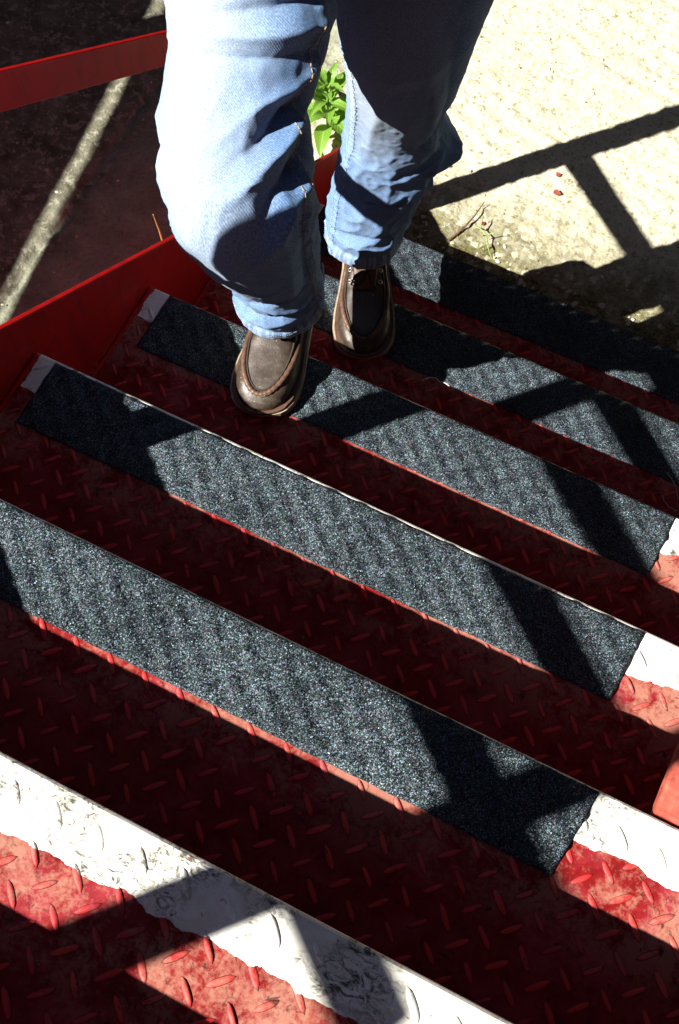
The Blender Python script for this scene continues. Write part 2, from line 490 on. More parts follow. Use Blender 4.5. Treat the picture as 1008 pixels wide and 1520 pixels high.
PHASE = {0: (.531, -.0655), 1: (.396, .033-D)}
STRIP = {1: (.030, .945, -.1075, -.0035, .932), 2: (.036, .941, -.110, -.0065, .934), 3: (.040, .934, -.112, -.0035, .930),
         4: (.038, .955, -.114, -.0040, .953), 5: (.048, .938, -.116, -.0025, .936)}
for k in range(-3, 6):
    rnd = random.Random(k+50)
    xe = 1.10 if k >= 2 else 1.46
    o0 = (0, ny(k), lev(k))
    depth = -D - .004 if k > -3 else -1.3
    # plate with rolled nosing
    T = MB()
    prof = [(depth, 0), (-.007, 0), (-.0035, -.0008), (-.001, -.0032), (0, -.007), (0, -.034), (-.005, -.034), (-.006, -.008), (depth, -.0065)]
    T.extrude(prof[::-1], .0015, xe)
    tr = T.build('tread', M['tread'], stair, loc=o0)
    R = MB(); R.extrude([(-.010, -H+.001), (-.006, -H+.001), (-.006, -.030), (-.010, -.030)], .0015, xe)
    R.build('riser', M['red'], stair, loc=o0)
    ox, oy = PHASE.get(k, (rnd.uniform(0, PX), rnd.uniform(0, PY)-.2))
    cs = loz_centres(.004, xe, max(depth, -.30), 0, ox, oy)
    LB = MB()
    for (x, y, a) in cs:
        a += rnd.uniform(-.06, .06); ca, sa = math.cos(a), math.sin(a); sc = rnd.uniform(.82, 1.06); hz = rnd.uniform(.55, 1.1)
        LB.add([(x+(vx*ca-vy*sa)*sc, y+(vx*sa+vy*ca)*sc, vz*hz) for vx, vy, vz in LZ[0]], LZ[1])
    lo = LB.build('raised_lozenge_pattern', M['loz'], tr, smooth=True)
    lo["kind"] = "stuff"
    if k in STRIP:
        xl, xr, yn, yf, xrn = STRIP[k]
        nx, nyy = 230, 30
        V = np.zeros((nyy+1, nx+1, 3))
        gx = np.linspace(0, 1, nx+1); gy = np.linspace(0, 1, nyy+1)
        for j in range(nyy+1):
            for i in range(nx+1):
                w = gy[j]
                xr_ = xrn + (xr-xrn)*w
                x = xl + (xr_-xl)*gx[i]
                y0 = yn + .0022*noise.noise(Vector((x*6, k*3.3, 0))) + .0012*noise.noise(Vector((x*40, k*3.3, 4)))
                y1 = yf + .0012*noise.noise(Vector((x*7, k*2.1, 9))) + .0009*noise.noise(Vector((x*50, k*2.1, 7)))
                V[j, i] = (x, y0+(y1-y0)*w, .0016)
        for (x, y, a) in cs:      # the sheet lies over the raised bars
            ca, sa = math.cos(a), math.sin(a)
            dx = V[:, :, 0]-x; dy = V[:, :, 1]-y
            m = (np.abs(dx) < .03) & (np.abs(dy) < .03)
            if not m.any(): continue
            u = dx*ca+dy*sa; v = -dx*sa+dy*ca
            V[:, :, 2] += np.where(m, .0056*np.exp(-(u/.0140)**2-(v/.0075)**2), 0)
        for j in range(nyy+1):
            for i in range(nx+1):
                V[j, i, 2] += .0005*noise.noise(Vector((V[j, i, 0]*18, V[j, i, 1]*18, k)))
        top = V.reshape(-1, 3)
        vs = [tuple(v) for v in top]; fs = [(j*(nx+1)+i, j*(nx+1)+i+1, (j+1)*(nx+1)+i+1, (j+1)*(nx+1)+i) for j in range(nyy) for i in range(nx)]
        # thin skirt round the sheet
        rim = [i for i in range(nx+1)] + [j*(nx+1)+nx for j in range(1, nyy+1)] + [nyy*(nx+1)+i for i in range(nx-1, -1, -1)] + [j*(nx+1) for j in range(nyy-1, 0, -1)]
        b = len(vs)
        for r in rim: vs.append((vs[r][0], vs[r][1], .0004))
        for i in range(len(rim)):
            j = (i+1) % len(rim)
            fs.append((rim[j], rim[i], b+i, b+j))
        mesh_obj('anti_slip_strip', vs, fs, M['grit'], tr, smooth=True)

def top_z(y): return NZ*H + .0869 - .741*y
SLOPE = math.atan(.741)
# left stringer
S = MB()
yA, yB = -1.05, 1.56
S.extrude([(yA, top_z(yA)), (yA, top_z(yA)-.42), (yB-.45, .002), (yB, .002), (yB, top_z(yB))], -.010, 0.0)
S.build('stringer', M['red'], stair, bevel=.002)
# right stringer, below the plates
S = MB()
S.extrude([(.28, lev(2)-.02), (-.25, lev(2)-.02), (-.25, .35), (.75, .002), (1.33, .002), (1.33, .16)], 1.1015, 1.111)
S.build('stringer', M['red'], stair, bevel=.002)
# smooth side landing level with the second tread, with its fascia
S = MB(); S.box((1.006, ny(1)+.004, lev(1)-.030), (1.46, .95, lev(1)-.001)); S.build('side_landing_plate', M['dusty'], stair, bevel=.004)
for yy in (.97, -.4):
    S = MB(); S.box((1.40, yy-.03, .0), (1.45, yy+.02, lev(1)-.009 if yy > 0 else lev(-2)-.04)); S.build('support_leg', M['red'], stair, bevel=.003)

for k in range(-3, 6):      # weld beads where the plates meet the left stringer
    rnd = random.Random(k+90); W_ = MB(); n_ = 44
    pts = [(.0045+.0008*rnd.uniform(-1, 1), ny(k)-D+.006+(D-.012)*i/n_, lev(k)+.001+.0006*rnd.uniform(-1, 1)) for i in range(n_+1)]
    W_.tube(pts, [.0042+.0009*math.sin(i*2.2)+.0005*rnd.uniform(-1, 1) for i in range(n_+1)], 7)
    W_.build('weld_bead', M['red'], stair, True)
# handrail: flat bars on angle-iron posts outside the stringer
def flat_rail(name, off, y0, y1, hh=.0265, th=.010, x=-.050):
    m = MB(); dv = Vector((0, math.cos(SLOPE), -math.sin(SLOPE))); nv = Vector((0, math.sin(SLOPE), math.cos(SLOPE)))
    a = Vector((x, y0, top_z(y0)+off)); b = Vector((x, y1, top_z(y1)+off))
    m.obox((a+b)/2, (th/2, 0, 0), dv*((b-a).length/2), nv*hh)
    return m.build(name, M['red'], stair, bevel=.0025)
flat_rail('mid_rail', .384, -1.05, 1.350)
flat_rail('top_rail', .905, -1.05, 1.42, th=.012)
for yp in (1.345, .232, -.790):
    m = MB(); a = .045; th = .005
    z0, z1 = top_z(yp+.02)-.17, top_z(yp+.04)+.905
    poly = [(0, 0), (a, 0), (a, th), (th, th), (th, a), (0, a)]
    x0, y0 = -.0105-a, yp-.02
    n = 6
    # angle iron with its flat against the stringer and its flange outward
    poly = [(a, 0), (a, a), (0, a), (0, a-th), (a-th, a-th), (a-th, 0)]
    vs = [(x0+px, y0+py, z0) for px, py in poly] + [(x0+px, y0+py, z1) for px, py in poly]
    fs = [tuple(range(n-1, -1, -1)), tuple(range(n, 2*n))] + [(i, (i+1) % n, (i+1) % n+n, i+n) for i in range(n)]
    m.add(vs, fs)
    po = m.build('post', M['red'], stair, bevel=.001)
    for dz in (.05, .12):
        bm_ = MB(); bm_.tube([(-.002, yp, top_z(yp)-dz), (.006, yp, top_z(yp)-dz)], .008, 6)
        bm_.build('bolt', M['red'], po)

# ------------------------------------------------------------------ person
FW = Vector((.449, -.893, 0)); RT = Vector((.893, .449, 0))
person = empty('person', (.26, .90, lev(4)))
tag(person, 'person in faded blue jeans and brown leather shoes climbing the red steps', 'person')
def pchild(o):
    o.parent = person
    o.matrix_parent_inverse = Matrix.Translation(person.location).inverted()
    return o

LEG_A = [(0.2009, 0.9079, 1.3355, 0.1116, 0.106),(0.2126, 0.8699, 1.2922, 0.1014, 0.0963),(0.223, 0.8447, 1.2593, 0.097, 0.0922),
 (0.228, 0.8194, 1.2274, 0.0917, 0.0871),(0.2313, 0.7859, 1.1928, 0.0834, 0.0817),(0.2402, 0.7621, 1.1607, 0.0886, 0.0868),
 (0.2514, 0.7383, 1.1282, 0.0919, 0.0882),(0.2646, 0.719, 1.0915, 0.0913, 0.085),(0.274, 0.7235, 1.034, 0.0855, 0.0752),
 (0.2694, 0.7489, 0.9554, 0.079, 0.068),(0.2594, 0.7834, 0.8617, 0.069, 0.06),(0.2541, 0.8006, 0.7987, 0.065, 0.06),
 (0.2504, 0.809, 0.7538, 0.0655, 0.066),(0.2475, 0.8132, 0.7234, 0.066, 0.069)]
LEG_B = [(0.3143, 1.1375, 1.1978, 0.113, 0.1074),(0.3214, 1.1015, 1.1399, 0.1046, 0.0993),(0.3213, 1.0857, 1.0908, 0.0987, 0.0937),
 (0.3202, 1.0883, 1.027, 0.0912, 0.0866),(0.3126, 1.097, 0.9559, 0.0828, 0.0787),(0.2984, 1.1109, 0.8771, 0.0744, 0.0707),
 (0.2936, 1.1251, 0.7967, 0.0809, 0.0728),(0.2848, 1.1218, 0.7213, 0.0805, 0.0693),(0.272, 1.1145, 0.667, 0.0745, 0.068),
 (0.2643, 1.1069, 0.617, 0.07, 0.067),(0.2585, 1.1016, 0.5782, 0.067, 0.067),(0.2567, 1.0981, 0.5502, 0.0655, 0.068),
 (0.2544, 1.098, 0.529, 0.0645, 0.068)]

def catmull(P, t):
    n = len(P); x = t*(n-1); i = min(int(x), n-2); f = x-i
    p0, p1, p2, p3 = P[max(i-1, 0)], P[i], P[i+1], P[min(i+2, n-1)]
    return .5*((2*p1)+(-p0+p2)*f+(2*p0-5*p1+4*p2-p3)*f*f+(-p0+3*p1-3*p2+p3)*f**3)

class Leg:
    def __init__(s, rings, folds, lng, seed, seam, kn):
        s.P = np.array(rings); s.long = lng; s.kn = kn; s.folds = folds; s.seed = seed; s.seam = seam
        # arc length table
        ts = np.linspace(0, 1, 200); pts = np.array([catmull(s.P, t)[:3] for t in ts])
        s.al = np.concatenate([[0], np.cumsum(np.linalg.norm(np.diff(pts, axis=0), axis=1))]); s.ts = ts; s.len = s.al[-1]
    def disp(s, v, th):
        """v metres along the leg, th degrees round it (0 = viewer's right, 90 = front)"""
        d = 0
        for (v0, t0, slope, wv, wt, amp) in s.folds:
            dt = (th-t0+180) % 360-180
            if abs(dt) > 2.6*wt: continue
            x = abs(v-v0-slope*dt/90)/wv
            if x > 4: continue
            d += amp*math.exp(-x**1.35-(dt/wt)**2)
        for (t0, dtdv, v0, wv, wt, amp) in s.long:
            dt = (th-t0-dtdv*(v-v0)+180) % 360-180
            d += amp*math.exp(-(abs(dt)/wt)**1.35-((v-v0)/wv)**2)
        r = math.radians(th); cs, sn = math.cos(r), math.sin(r)
        d += .0045*noise.noise(Vector((cs*1.3, sn*1.3, v*6+s.seed)))
        # creasing: sharp, slanted, strongest behind the knee and above the hem
        e = s.len-v
        zone = .25+.9*math.exp(-((v-s.kn)/.09)**2)+.7*math.exp(-((e-.07)/.06)**2)
        q = Vector((cs*1.6+v*3.0, sn*1.6-v*2.0, v*13+s.seed*2))
        d += .0045*zone*((1-abs(noise.noise(q)))**5-.25)
        q = Vector((cs*2.6-v*4.0, sn*2.6+v*3.0, v*24+s.seed*3))
        d += .0032*zone*((1-abs(noise.noise(q)))**5-.25)
        d += .0008*noise.noise(Vector((cs*12, sn*12, v*90)))
        dt = (th-s.seam+180) % 360-180
        d += .0026*math.exp(-(dt/6.5)**4)*(1+.45*math.sin(v*2*math.pi/.014))
        if e < .022: d += .0028*math.sin(min(1, e/.004)*math.pi/2)
        elif e < .030: d -= .0016
        return d
    def pos(s, v, th, extra=0):
        t = np.interp(v, s.al, s.ts)
        c = catmull(s.P, t); c1 = catmull(s.P, min(1, t+.01)); c0 = catmull(s.P, max(0, t-.01))
        T = Vector(c1[:3]-c0[:3]).normalized()
        A = (RT-T*RT.dot(T)).normalized(); B = A.cross(T)
        if B.dot(FW) < 0: B = -B
        r = math.radians(th); d = s.disp(v, th)+extra
        ca, sa = math.cos(r), math.sin(r)
        N = (A*ca+B*sa)
        p = Vector(c[:3])+A*(c[3]*ca)+B*(c[4]*sa)+N*d
        if s.len-v < .03:       # uneven bottom edge
            p.z += .005*math.sin(r*1.0+s.seed)
        return p, N, T
    def mesh(s, nv=270, nt=150):
        vs = []; fs = []; uv = []
        vl = list(np.linspace(0, s.len, nv))
        for v in vl:
            for k in range(nt+1):
                th = 360*k/nt
                p, N, T = s.pos(v, th); vs.append(p); uv.append((k/nt, v+1-s.len))
        # turned-in edge
        for (e, inn) in ((0, .0035), (.012, .0045), (.05, .006)):
            for k in range(nt+1):
                th = 360*k/nt
                p, N, T = s.pos(s.len-e, th, -inn-(.0028 if e < .022 else 0)); vs.append(p); uv.append((k/nt, 1-e))
        m = nt+1; rows = nv+3
        for j in range(rows-1):
            for k in range(nt):
                fs.append((j*m+k, (j+1)*m+k, (j+1)*m+k+1, j*m+k+1))
        return vs, fs, uv
    def stitches(s, mb, th0, v0, v1, offs, step=.0055, half=.0018, rad=.00045):
        v = v0
        while v < v1:
            for o in offs:
                a, N, T = s.pos(v, th0+o, .0008); b, _, _ = s.pos(v+half*2, th0+o, .0008)
                mb.tube([a, b], rad, 4)
            v += step
    def hem_stitches(s, mb, e=.017, step=3.0, rad=.0004):
        th = 0
        while th < 360:
            a, N, T = s.pos(s.len-e, th, .0006); b, _, _ = s.pos(s.len-e, th+step*.62, .0006)
            mb.tube([a, b], rad, 4); th += step

# folds: (v0, theta, slope, width_v, width_theta, amplitude)
FA = [(.080, 50, .02, .010, 50, -.012), (.104, 50, .02, .007, 50, .010), (.124, 45, .03, .010, 46, -.009),
      (.165, 48, .11, .011, 34, .011), (.197, 40, .11, .017, 36, -.016), (.236, 46, .11, .011, 34, .011), (.270, 40, .11, .017, 36, -.016), (.305, 40, .08, .010, 34, .008),
      (.225, 190, .04, .016, 24, .006), (.262, 186, .06, .007, 24, -.007), (.292, 188, .04, .014, 26, .007), (.322, 182, .06, .007, 26, -.006),
      (.330, 95, .0, .040, 60, .008), (.560, 80, .05, .008, 70, -.006), (.600, 90, -.04, .010, 80, .007), (.632, 95, .02, .006, 90, -.008), (.655, 95, .02, .010, 90, .006)]
LA = [(152, -220, .25, .075, 6, -.010), (170, -200, .25, .08, 8, .006), (60, 60, .45, .10, 8, .006), (40, 60, .45, .10, 8, -.006)]
FB = [(.150, 100, .03, .012, 60, .004), (.330, 10, .06, .018, 45, -.008), (.400, 12, .06, .022, 45, -.013), (.452, 0, .02, .020, 36, .030), (.490, 5, -.03, .010, 42, -.018), (.455, 70, .05, .008, 45, .005),
      (.530, 75, .02, .006, 60, -.006), (.575, 110, -.05, .010, 60, .005), (.620, 90, .03, .007, 70, -.005), (.650, 95, .0, .008, 80, .005)]
LB = [(120, 60, .30, .10, 8, .005), (60, -120, .25, .12, 9, .005), (42, -120, .25, .12, 8, -.006)]
legA = Leg(LEG_A, FA, LA, 3.1, 30, .33); legB = Leg(LEG_B, FB, LB, 8.7, 150, .47)
va, fa, ua = legA.mesh(); vb, fb, ub = legB.mesh()
# seat of the trousers joins the two legs
PV = MB()
hipc = Vector((.27, 1.03, 1.36))
rings = []
nt = 48
seat = [(-.115, .05, .06), (-.09, .12, .10), (-.03, .185, .125), (.05, .19, .13), (.13, .175, .12), (.16, .172, .118)]
sv = []; sf = []; su = []
for (dz, ra, rb) in seat:
    for k in range(nt+1):
        a = 2*math.pi*k/nt
        p = hipc+Vector((0, 0, dz))+RT*(ra*math.cos(a))+FW*(rb*math.sin(a)-.01+dz*.25)
        sv.append(p+Vector((0, 0, .006*noise.noise(p*20)))); su.append((k/nt, .3+dz))
for j in range(len(seat)-1):
    for k in range(nt):
        sf.append((j*(nt+1)+k, j*(nt+1)+k+1, (j+1)*(nt+1)+k+1, (j+1)*(nt+1)+k))
allv = va+vb+sv
off1, off2 = len(va), len(va)+len(vb)
allf = fa+[tuple(i+off1 for i in f) for f in fb]+[tuple(i+off2 for i in f) for f in sf]
jeans = pchild(mesh_obj('jeans', allv, allf, M['denim'], None, True, uvs=ua+ub+su))
jeans["label"] = "faded blue jeans with loose creased legs"
st = MB()
legA.stitches(st, 30, .10, legA.len-.005, (-4.5, 4.5), rad=.0007)
o = st.build('side_stitching', M['thread']); pchild(o)
st = MB()
legB.stitches(st, 150, .10, legB.len-.005, (-4.8, 4.8), step=.006, rad=.0006)
o = st.build('side_stitching', M['palethread']); pchild(o)
for lg in (legA, legB):
    st = MB(); lg.hem_stitches(st)
    pchild(st.build('hem_stitching', M['palethread']))

# ---- shoes
def interp(tab, x):
    xs_ = [a for a, b in tab]; return float(np.interp(x, xs_, [b for a, b in tab]))
WS = .93
WL = [(-.150, .004), (-.147, .016), (-.140, .025), (-.12, .033), (-.08, .0355), (-.03, .0365), (.02, .043), (.06, .0495), (.09, .051), (.115, .047), (.132, .038), (.143, .026), (.1485, .013), (.150, .003)]
WL = [(a, b*WS) for a, b in WL]
HT = [(-.150, .070), (-.14, .098), (-.10, .106), (-.04, .104), (-.01, .097), (.03, .080), (.06, .068), (.09, .058), (.12, .050), (.135, .043), (.145, .036), (.150, .030)]
def up_z(x, y):
    w = interp(WL, x); c = min(1, abs(y)/w)**(1/.62)
    sn = math.sqrt(max(0, 1-min(1, c)**2))
    return .026+(interp(HT, x)-.026)*sn**.62
def shoe(loc, fwd, mirror, lit_label):
    root = pchild(empty('shoe'))
    fwd = Vector((fwd[0], fwd[1], 0)).normalized(); lat = Vector((fwd.y, -fwd.x, 0))*mirror
    Mx = Matrix((( fwd.x, lat.x, 0, loc[0]), (fwd.y, lat.y, 0, loc[1]), (0, 0, 1, loc[2]), (0, 0, 0, 1)))
    def W(p): return Mx @ Vector(p)
    def addm(name, mb, mat, smooth=True, parent=root):
        o = mesh_obj(name, [W(v) for v in mb.v], mb.f, mat, None, smooth); 
        o.parent = parent
        return o
    root.matrix_parent_inverse = Matrix.Translation(person.location).inverted()
    # upper
    U = MB(); xs_ = sorted(set([a for a, b in WL]+list(np.linspace(-.146, .149, 60)))); n = 36
    vs = []; fs = []
    for x in xs_:
        w = interp(WL, x); h = interp(HT, x)
        for k in range(n+1):
            ph = math.pi*k/n; c, s_ = math.cos(ph), math.sin(ph)
            y = w*math.copysign(abs(c)**.62, c); z = .022+(h-.022)*max(0, s_)**.62
            z += .0012*noise.noise(Vector((x*40, y*40, mirror)))
            if .01 < x < .07: z -= .0015*math.exp(-((x-.035-.1*abs(y))/.004)**2)
            vs.append((x, y*(1+.02*noise.noise(Vector((x*30, z*30, 2)))), z))
    m = n+1
    for j in range(len(xs_)-1):
        for k in range(n): fs.append((j*m+k, j*m+k+1, (j+1)*m+k+1, (j+1)*m+k))
    U.add(vs, fs); addm('upper', U, M['leather'])
    # apron seam: raised gathered rim
    A = MB(); path = []
    for i in range(61):
        a = -math.pi/2+math.pi*i/60
        x = .050+.082*math.cos(a); y = .0405*math.sin(a)
        path.append((x, y, up_z(x, y)+.0008))
    path = [(-.02, -.031, up_z(-.02, -.031)), (.01, -.035, up_z(.01, -.035)), (.03, -.039, up_z(.03, -.039))]+path+[(.03, .039, up_z(.03, .039)), (.01, .035, up_z(.01, .035)), (-.02, .031, up_z(-.02, .031))]
    rr = [.0046+.0006*math.sin(i*2.1) for i in range(len(path))]
    A.tube(path, rr, 8); addm('apron_rim', A, M['rim'])
    A = MB(); A.tube([(p[0]-.006*(p[0] > .05)*(p[0]-.05)/.078, p[1]*.86, up_z(p[0]-.006*(p[0] > .05), p[1]*.86)+.0002) for p in path], .0016, 6); addm('apron_groove', A, M['lace'])
    st_ = MB()
    for i in range(4, len(path)-5, 1):
        a = Vector(path[i]); b = Vector(path[i+1]); o_ = Vector((0, 0, .0034))
        d_ = (a-Vector((.03, 0, a.z))); d_.z = 0; d_.normalize()
        st_.tube([a+d_*.0042+Vector((0,0,.0006)), a+(b-a)*.55+d_*.0042+Vector((0,0,.0006))], .0007, 4)
    addm('apron_stitching', st_, M['sole'])
    # sole and welt
    for (nm, z0, z1, grow, mat) in (('sole', 0, .019, .0095, M['sole']), ('welt', .019, .0245, .0060, M['rim'])):
        S_ = MB(); out = []
        for i in range(81):
            x = -.154+.309*i/80; out.append((x, interp(WL, max(-.15, min(.15, x/1.03)))+grow*(1 if abs(x) < .146 else .6)))
        loop = [(x, w) for x, w in out]+[(x, -w) for x, w in out[::-1]]
        lv = [(x, y, z0+(.012*max(0, (x-.09)/.06)**2 if nm == 'sole' else .0)) for x, y in loop]+[(x, y, z1) for x, y in loop]
        n_ = len(loop)
        f_ = [(i, (i+1) % n_, (i+1) % n_+n_, i+n_) for i in range(n_)]+[tuple(range(n_, 2*n_)), tuple(range(n_-1, -1, -1))]
        S_.add(lv, f_); addm(nm, S_, mat, False)
    # tongue, laces, eyelets, collar
    Tn = MB(); Tn.tube([(.050, 0, .079), (.03, 0, .090), (.0, 0, .108), (-.03, 0, .124)], [(.017, .002), (.021, .003), (.024, .003), (.024, .003)], 12)
    addm('tongue', Tn, M['rim'])
    for i, x in enumerate((.036, .016, -.004)):
        L_ = MB(); zz = interp(HT, x)+.006
        L_.tube([(x-.004, -.027, zz-.014), (x, -.014, zz-.001), (x+.002, 0, zz+.0035), (x, .014, zz-.001), (x-.004, .027, zz-.014)], .0021, 6)
        addm('lace', L_, M['lace'])
        for sgn in (-1, 1):
            E_ = MB(); c = Vector((x-.004, sgn*.027, up_z(x-.004, sgn*.027)+.0012))
            ring = [c+Vector((.0036*math.cos(a), .0034*math.sin(a), -.0012*sgn*math.sin(a)*1.3)) for a in np.linspace(0, 2*math.pi, 13)]
            E_.tube(ring, .0011, 5, False); addm('eyelet', E_, M['metal'])
    B_ = MB(); B_.tube([(.022, -.006, .096), (.034, -.020, .092), (.046, -.024, .086), (.048, -.012, .086), (.036, -.003, .091), (.024, .002, .097)], .0019, 6)
    B_.tube([(.024, .004, .096), (.040, .010, .089), (.050, .022, .080)], .0019, 6)
    addm('lace', B_, M['lace'])
    Cc = MB(); cp = []
    for i in range(33):
        a = 2*math.pi*i/32; cp.append((-.068+.062*math.cos(a), .031*math.sin(a), .104+.006*math.cos(a)))
    Cc.tube(cp, .006, 8, False); addm('collar', Cc, M['leather'])
    Sk = MB(); Sk.tube([(-.055, 0, .05), (-.06, 0, .10), (-.065, 0, .17), (-.07, 0, .24)], [(.030, .046), (.030, .044), (.034, .040), (.042, .046)], 20)
    addm('sock', Sk, M['sock'])
    return root
shoe((.246, .812, lev(3)+.0035), (.215, -.977), 1, '')
shoe((.272, 1.071, lev(4)+.0035), (.42, -.91), -1, '')

# ---- upper body (above the picture)
def voxel(o, size):
    m = o.modifiers.new('remesh', 'REMESH'); m.mode = 'VOXEL'; m.voxel_size = size; m.use_smooth_shade = True
    s_ = o.modifiers.new('smooth', 'SMOOTH'); s_.factor = .5; s_.iterations = 4
LEAN = FW*.06
def BP(r, f, z): return hipc+RT*r+FW*f+Vector((0, 0, z))
J = MB()
J.tube([BP(-.02, .03, .045), BP(0, .03, .20), BP(0, .05, .32), BP(0, .06, .44), BP(0, .06, .53), BP(0, .05, .57)], [(.18, .14), (.165, .12), (.175, .12), (.195, .125), (.16, .09), (.075, .065)], 24)
armL = [BP(-.18, .05, .51), BP(-.225, -.03, .38), BP(-.235, -.11, .26), BP(-.13, -.19, .17), BP(-.09, -.20, .15)]
armR = [BP(.18, .05, .51), BP(.225, -.03, .38), BP(.235, -.11, .26), BP(.13, -.19, .20), BP(.09, -.20, .18)]
for a in (armL, armR): J.tube(a, [.068, .055, .05, .043, .040], 16)
o = J.build('jumper', M['knit'], None, True); voxel(o, .008); pchild(o)
Bd = MB()
Bd.tube([BP(0, 0, -.05), BP(0, .02, .10), BP(0, .05, .40), BP(0, .055, .53), BP(0, .06, .58), BP(0, .075, .66)], [(.14, .09), (.13, .09), (.15, .095), (.10, .07), (.056, .058), (.054, .056)], 20)
hc = BP(0, .095, .74)
Bd.ellipsoid(hc, (.078, .092, .115), 20, 14)
Bd.tube([hc+FW*.02+Vector((0, 0, -.07)), hc+FW*.072+Vector((0, 0, -.095))], [.05, .03], 12)
Bd.tube([hc+FW*.085+Vector((0, 0, .015)), hc+FW*.115+Vector((0, 0, -.03)), hc+FW*.085+Vector((0, 0, -.04))], [.010, .016, .012], 8)
Bd.tube([hc+FW*.078+RT*-.05+Vector((0, 0, .03)), hc+FW*.092+Vector((0, 0, .03)), hc+FW*.078+RT*.05+Vector((0, 0, .03))], .010, 8)
for sg in (-1, 1): Bd.ellipsoid(hc+RT*(sg*.085)+Vector((0, 0, -.005)), (.014, .022, .032), 10, 8)
for arm, sg in ((armL, -1), (armR, 1)):
    Bd.tube(arm, [.055, .045, .04, .032, .028], 12)
    w0 = arm[-1]; dn = (arm[-1]-arm[-2]).normalized()
    Bd.tube([w0, w0+dn*.04, w0+dn*.10], [(.026, .022), (.040, .016), (.040, .014)], 12)
    side = FW
    for q, (o_, ln) in enumerate(((-.028, .070), (-.010, .080), (.010, .075), (.028, .058))):
        b_ = w0+dn*.092+side*o_
        Bd.tube([b_, b_+dn*ln*.45+RT*(-sg*.006), b_+dn*ln*.8+RT*(-sg*.022), b_+dn*ln*.95+RT*(-sg*.038)], [.0105, .0095, .0088, .007], 8)
    b_ = w0+dn*.035+FW*.03
    Bd.tube([b_, b_+dn*.03+FW*.024, b_+dn*.062+FW*.034+RT*(-sg*.008)], [.013, .011, .008], 8)
o = Bd.build('body', M['skin'], None, True); voxel(o, .006); pchild(o)
Hr = MB(); Hr.ellipsoid(hc+FW*-.018+Vector((0, 0, .03)), (.088, .098, .105), 20, 14)
o = Hr.build('hair', M['hair'], None, True); pchild(o)
for sg in (-1, 1):
    Ey = MB(); Ey.ellipsoid(hc+FW*.083+RT*(sg*.033)+Vector((0, 0, .006)), (.012, .012, .009), 10, 8)
    pchild(Ey.build('eye', M['white'], None, True))
Mo = MB(); Mo.tube([hc+FW*.09+RT*-.026+Vector((0, 0, -.066)), hc+FW*.103+Vector((0, 0, -.064)), hc+FW*.09+RT*.026+Vector((0, 0, -.066))], [.003, .006, .003], 8)
pchild(Mo.build('mouth', M['chip'], None, True))

# ------------------------------------------------------------------ board fence to the left (throws the shade on the yard)
fence = empty('board_fence', (-1.6, .4, 0))
tag(fence, 'close boarded timber fence left of the steps, shading the yard except for one thin streak', 'fence')
un = Vector((-.139, .990, 0)); nn = Vector((.990, .139, 0))
def fp(n_, t_, z_): return nn*n_+un*t_+Vector((0, 0, z_))
NF = -1.5
GAPZ = (1.5-.414)/.815
bounds = []
z = GAPZ-.0155
while z > .05: bounds.append((max(.03, z-.15), z)); z -= .145
z = GAPZ+.0155; TOP = (1.5-.03)/.815
while z < TOP-.02: bounds.append((z, min(TOP, z+.16))); z += .155
for i, (z0, z1) in enumerate(bounds):
    b_ = MB(); nofs = NF+(.0215 if i % 2 else 0)
    b_.obox(fp(nofs, -.5, (z0+z1)/2)-fence.location, nn*.010, un*3.2, Vector((0, 0, (z1-z0)/2)))
    b_.build('board', M['timber'], fence, bevel=.002)
for t_ in (-3.4, -1.6, .8, 2.4):
    b_ = MB(); b_.obox(fp(NF-.062, t_, .9)-fence.location, nn*.05, un*.05, Vector((0, 0, .9))); b_.build('post', M['timber'], fence, bevel=.004)

# ------------------------------------------------------------------ dark sheds added outside the picture to block sky light
def shed(name, label, lo, hi, axis):
    root = empty(name, ((lo[0]+hi[0])/2, (lo[1]+hi[1])/2, 0)); tag(root, label, 'sky blocker')
    L_ = root.location
    w = MB(); w.box((lo[0]-L_.x, lo[1]-L_.y, 0), (hi[0]-L_.x, hi[1]-L_.y, hi[2])); w.build('wall', M['blocker'], root)
    r = MB(); mz = hi[2]+1.4
    if axis == 'x':
        r.extrude([(lo[1]-L_.y-.3, hi[2]-.1), (hi[1]-L_.y+.3, hi[2]-.1), (0, mz)], lo[0]-L_.x-.2, hi[0]-L_.x+.2)
        cx = [(lo[0]-L_.x+i*.22, lo[1]-L_.y-.02) for i in range(int((hi[0]-lo[0])/.22)+1)]
        for x, y in cx:
            b = MB(); b.box((x, y-.02, .05), (x+.05, y+.019, hi[2]-.12)); b.build('cover_batten', M['blocker'], root)
    else:
        hw = (hi[0]-lo[0])/2
        r.add([(-hw-.3, lo[1]-L_.y-.2, hi[2]-.1), (hw+.3, lo[1]-L_.y-.2, hi[2]-.1), (0, lo[1]-L_.y-.2, mz), (-hw-.3, hi[1]-L_.y+.2, hi[2]-.1), (hw+.3, hi[1]-L_.y+.2, hi[2]-.1), (0, hi[1]-L_.y+.2, mz)],
              [(0, 1, 2), (5, 4, 3), (0, 3, 4, 1), (1, 4, 5, 2), (2, 5, 3, 0)])
        for i in range(int((hi[1]-lo[1])/.22)+1):
            b = MB(); b.box((lo[0]-L_.x-.04, lo[1]-L_.y+i*.22, .05), (lo[0]-L_.x-.001, lo[1]-L_.y+i*.22+.05, hi[2]-.12)); b.build('cover_batten', M['blocker'], root)
    r.build('roof', M['blocker'], root)
shed('sky_blocker_shed', 'added unseen dark shed blocking sky light along the right side of the yard', (2.7, -4, 0), (6.5, 7, 6.0), 'y')
shed('sky_blocker_shed', 'added unseen dark shed blocking sky light across the far end of the yard', (-7, 5.2, 0), (2.2, 8.5, 5.5), 'x')

